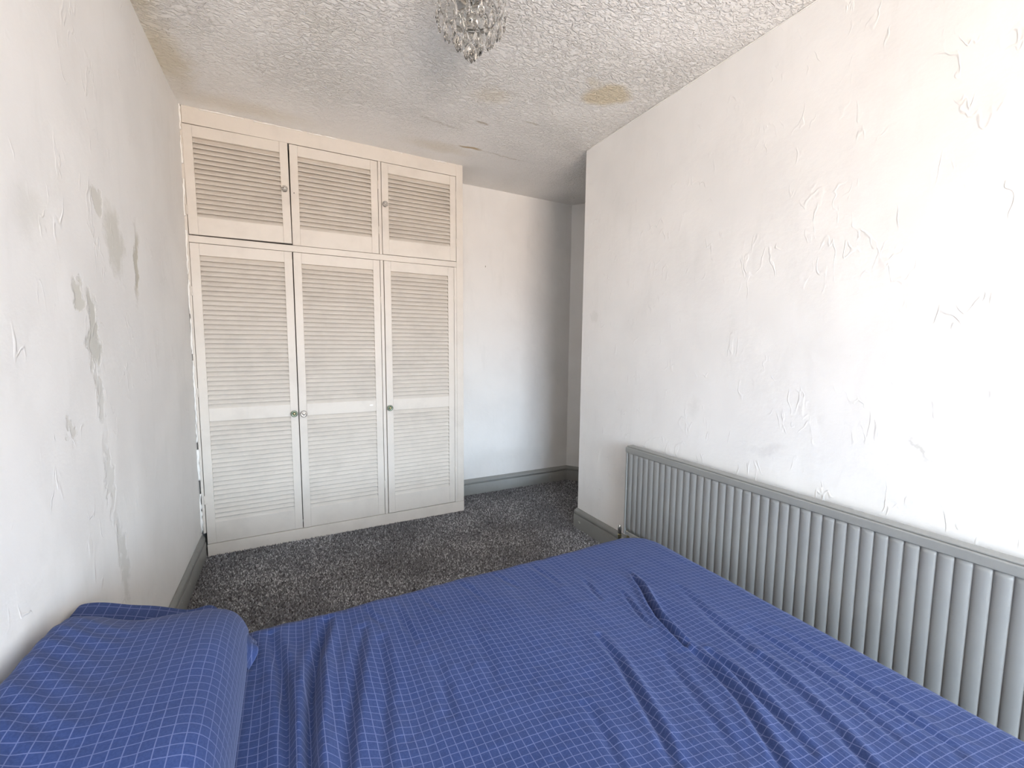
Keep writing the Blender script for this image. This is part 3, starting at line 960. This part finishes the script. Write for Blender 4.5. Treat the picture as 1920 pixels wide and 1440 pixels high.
# ------------------------------------------------------------------ pillow
def make_pillow():
    cx, cy = -0.310, 1.030
    ax, ay = 0.190, 0.355
    root = thing('pillow', 'plump blue checked pillow at the head of the bed against the left wall', 'pillow', (cx, cy, BZ))
    n, m = 70, 110
    def top(u, v):
        # u -1 wall side .. +1 bed side, v -1 near .. +1 far
        e = max(0.0, 1 - abs(u) ** 6.5) ** 0.5 * max(0.0, 1 - abs(v) ** 3.8) ** 0.5
        zz = 0.158 * e
        zz += 0.026 * (1 - u) * 0.5 * e
        return zz
    def bot(u, v):
        e = max(0.0, 1 - abs(u) ** 2.5) ** 0.5 * max(0.0, 1 - abs(v) ** 2.5) ** 0.5
        return -0.016 * e
    bm = bmesh.new()
    uvl = bm.loops.layers.uv.new('UVMap')
    def pt(u, v, f, sgn):
        ww = 1 - 0.05 * abs(v) ** 3
        x = u * ax * ww
        y = v * ay * (1 - 0.03 * abs(u) ** 3)
        wz = 0.0
        if sgn > 0:
            P = Vector((x * 7, y * 7, 2.0))
            k = (1 - abs(u) ** 4) * (1 - abs(v) ** 4)
            wz = 0.0055 * mnoise.noise(P) * k
            # creases fanning from the wall-side middle
            c = math.sin((y * 1.0 + x * 0.75) * 95 + 2.5 * mnoise.noise(P * 0.9))
            wz += 0.0042 * c * max(0, -u + 0.1) * k
            wz += 0.0016 * mnoise.noise(Vector((x * 40, y * 16, 5))) * k
        # seam lifts where pillow leans on the wall
        seam = 0.024 + (0.095 * max(0.0, -u) ** 2.2)
        return Vector((x, y, seam + f(u, v) * (1.0 if sgn > 0 else 1.0) + wz))
    sp = lambda k, N: math.sin((k / N - 0.5) * math.pi)
    gt = [[bm.verts.new(pt(sp(i, n), sp(j, m), top, 1)) for i in range(n + 1)] for j in range(m + 1)]
    gb = [[None] * (n + 1) for _ in range(m + 1)]
    for j in range(m + 1):
        for i in range(n + 1):
            if i in (0, n) or j in (0, m):
                gb[j][i] = gt[j][i]
            else:
                gb[j][i] = bm.verts.new(pt(sp(i, n), sp(j, m), bot, -1))
    # arc-length based uv so the check is not stretched
    for j in range(m):
        for i in range(n):
            f = bm.faces.new((gt[j][i], gt[j][i + 1], gt[j + 1][i + 1], gt[j + 1][i]))
            f2 = bm.faces.new((gb[j][i], gb[j + 1][i], gb[j + 1][i + 1], gb[j][i + 1]))
    arcu = [[0.0] * (n + 1) for _ in range(m + 1)]
    arcv = [[0.0] * (n + 1) for _ in range(m + 1)]
    for j in range(m + 1):
        for i in range(1, n + 1):
            arcu[j][i] = arcu[j][i - 1] + (gt[j][i].co - gt[j][i - 1].co).length
        mid = arcu[j][n // 2]
        for i in range(n + 1):
            arcu[j][i] -= mid
    for i in range(n + 1):
        for j in range(1, m + 1):
            arcv[j][i] = arcv[j - 1][i] + (gt[j][i].co - gt[j - 1][i].co).length
        mid = arcv[m // 2][i]
        for j in range(m + 1):
            arcv[j][i] -= mid
    vmap = {}
    for j in range(m + 1):
        for i in range(n + 1):
            vmap[gt[j][i]] = (arcu[j][i], arcv[j][i])
            if gb[j][i] not in vmap:
                vmap[gb[j][i]] = (arcu[j][i] + 0.3, arcv[j][i])
    for f in bm.faces:
        for lp in f.loops:
            lp[uvl].uv = vmap[lp.vert]
    bmesh.ops.recalc_face_normals(bm, faces=bm.faces[:])
    me = bpy.data.meshes.new('pillow_body'); bm.to_mesh(me); bm.free()
    body = mesh_obj('pillow_body', me, MAT_PILLOW, root, True)
    # loose open end of the pillowcase beyond the filling (far side) and its folded hem on the bed side
    def strip(name, rows, parent):
        bm = bmesh.new(); ul = bm.loops.layers.uv.new('UVMap')
        g = [[bm.verts.new(Vector(p) - Vector((cx, cy, BZ))) for p in r] for r in rows]
        for a in range(len(g) - 1):
            for b in range(len(g[0]) - 1):
                f = bm.faces.new((g[a][b], g[a][b + 1], g[a + 1][b + 1], g[a + 1][b]))
                for lp, (aa, bb) in zip(f.loops, ((a, b), (a, b + 1), (a + 1, b + 1), (a + 1, b))):
                    lp[ul].uv = (rows[aa][bb][0], aa * 0.012)
        o = bm_obj(name, bm, MAT_PILLOW, parent, True)
        md = o.modifiers.new('cloth', 'SOLIDIFY'); md.thickness = 0.002
        sb = o.modifiers.new('smooth', 'SUBSURF'); sb.levels = 1; sb.render_levels = 2
        return o
    # upper cloth of the open end: profile along x at the hem
    prof = [(-0.500, 1.437, 0.648), (-0.455, 1.440, 0.634), (-0.40, 1.445, 0.610), (-0.35, 1.443, 0.592), (-0.30, 1.438, 0.574),
            (-0.262, 1.425, 0.566), (-0.235, 1.412, 0.576), (-0.210, 1.400, 0.580), (-0.190, 1.385, 0.562), (-0.172, 1.360, 0.530), (-0.150, 1.335, 0.500)]
    rows = []
    for k in range(6):
        t = k / 5
        row = []
        for (x, y, z) in prof:
            y0_, z0_ = y - 0.10, z + 0.004
            row.append((x, y0_ + (y - y0_) * t, z0_ - 0.012 * (1 - t) + (z - z0_) * t + 0.004 * math.sin(x * 60 + t * 3)))
        rows.append(row)
    strip('pillowcase_hem', rows, root)
    # lower cloth of the open end, a little shorter
    rows = []
    for k in range(5):
        t = k / 4
        rows.append([(x, y - 0.11 + 0.095 * t, max(BZ + 0.012, (z - 0.030) - 0.02 * t + 0.003 * math.sin(x * 80))) for (x, y, z) in prof])
    strip('pillowcase_hem', rows, root)
    # gathered fold on the bed side near the far corner
    rows = []
    for k in range(7):
        t = k / 6
        row = []
        for s in range(12):
            w = s / 11
            y = 1.372 - 0.16 * w
            x = -0.165 + 0.046 * t * math.sin(math.pi * (0.12 + 0.80 * w)) + 0.036 * w + 0.005 * math.sin(w * 17 + t * 2) * t
            z = 0.555 - 0.050 * t - 0.018 * w + 0.010 * math.sin(w * 11 + 1.0) * t
            row.append((x, y, max(z, BZ + 0.008)))
        rows.append(row)
    strip('pillowcase_fold', rows, root)
make_pillow()

# ------------------------------------------------------------------ chandelier
def make_chandelier():
    cx, cy = 0.655, 1.625
    ch = thing('chandelier', 'small tiered chandelier of clear teardrop crystals hanging from the ceiling', 'chandelier', (cx, cy, H))
    bm = bmesh.new()
    add_lathe(bm, [(0.048, -0.0045), (0.050, -0.012), (0.040, -0.028), (0.012, -0.036)], 24, 'Z')
    bm_obj('ceiling_rose', bm, MAT_CHROME, ch, True)
    bm = bmesh.new(); add_lathe(bm, [(0.004, -0.037), (0.004, -0.075)], 10, 'Z')
    bm_obj('stem', bm, MAT_CHROME, ch, True)
    bm = bmesh.new()
    add_lathe(bm, [(0.014, -0.076), (0.019, -0.080), (0.019, -0.104), (0.015, -0.108)], 20, 'Z')
    bm_obj('lamp_holder', bm, MAT_CHROME, ch, True)
    tiers = [(0.126, -0.048, 16), (0.100, -0.078, 13), (0.068, -0.106, 10), (0.034, -0.138, 6), (0.010, -0.160, 3)]
    for (r, z, n) in tiers:
        bm = bmesh.new()
        N = 48
        pr = [(r - 0.003, z - 0.004), (r + 0.001, z - 0.004), (r + 0.001, z + 0.004), (r - 0.003, z + 0.004)]
        rg = [[bm.verts.new((q[0] * math.cos(2 * math.pi * k / N), q[0] * math.sin(2 * math.pi * k / N), q[1])) for q in pr] for k in range(N)]
        for k in range(N):
            for j in range(4):
                bm.faces.new((rg[k][j], rg[k][(j + 1) % 4], rg[(k + 1) % N][(j + 1) % 4], rg[(k + 1) % N][j]))
        bm_obj('ring', bm, MAT_CHROME, ch)
    for k in range(4):
        a = k * math.pi / 2 + 0.4
        bm = bmesh.new()
        add_tube(bm, [(0.012 * math.cos(a), 0.012 * math.sin(a), -0.05)] + [(r * math.cos(a), r * math.sin(a), z) for r, z, _ in tiers], 0.0018, 6)
        bm_obj('frame_wire', bm, MAT_CHROME, ch, True)
    # shared meshes
    bm = bmesh.new()
    n = 6
    prof = [(0.0012, 0.0), (0.0045, -0.006), (0.0105, -0.020), (0.0130, -0.031), (0.0112, -0.042), (0.0050, -0.055), (0.0008, -0.061)]
    add_lathe(bm, prof, n, 'Z')
    for vv in bm.verts:
        vv.co.y *= 0.55
    bmesh.ops.recalc_face_normals(bm, faces=bm.faces[:])
    drop = bpy.data.meshes.new('crystal_drop'); bm.to_mesh(drop); bm.free(); drop.materials.append(MAT_CRYSTAL)
    bm = bmesh.new()
    add_lathe(bm, [(0.001, 0.0), (0.0055, -0.003), (0.0068, -0.0068), (0.0055, -0.0106), (0.001, -0.0136)], 8, 'Z')
    bmesh.ops.recalc_face_normals(bm, faces=bm.faces[:])
    bd = bpy.data.meshes.new('bead'); bm.to_mesh(bd); bm.free(); bd.materials.append(MAT_CRYSTAL)
    for ti, (r, z, n) in enumerate(tiers):
        for k in range(n):
            a = 2 * math.pi * (k + 0.5 * (ti % 2)) / n + 0.1
            x, y = (r + 0.004) * math.cos(a), (r + 0.004) * math.sin(a)
            b = bpy.data.objects.new('bead', bd); b.location = (x, y, z - 0.005); link(b, ch)
            o = bpy.data.objects.new('crystal_drop', drop)
            o.location = (x, y, z - 0.0195)
            o.rotation_euler = (random.uniform(-.08, .08), random.uniform(-.08, .08), a + math.pi / 2 + random.uniform(-.5, .5))
            link(o, ch)
    for k in range(2):
        b = bpy.data.objects.new('bead', bd); b.location = (0, 0, -0.165 - 0.014 * k); link(b, ch)
    o = bpy.data.objects.new('crystal_drop', drop); o.location = (0, 0, -0.193); link(o, ch)
make_chandelier()
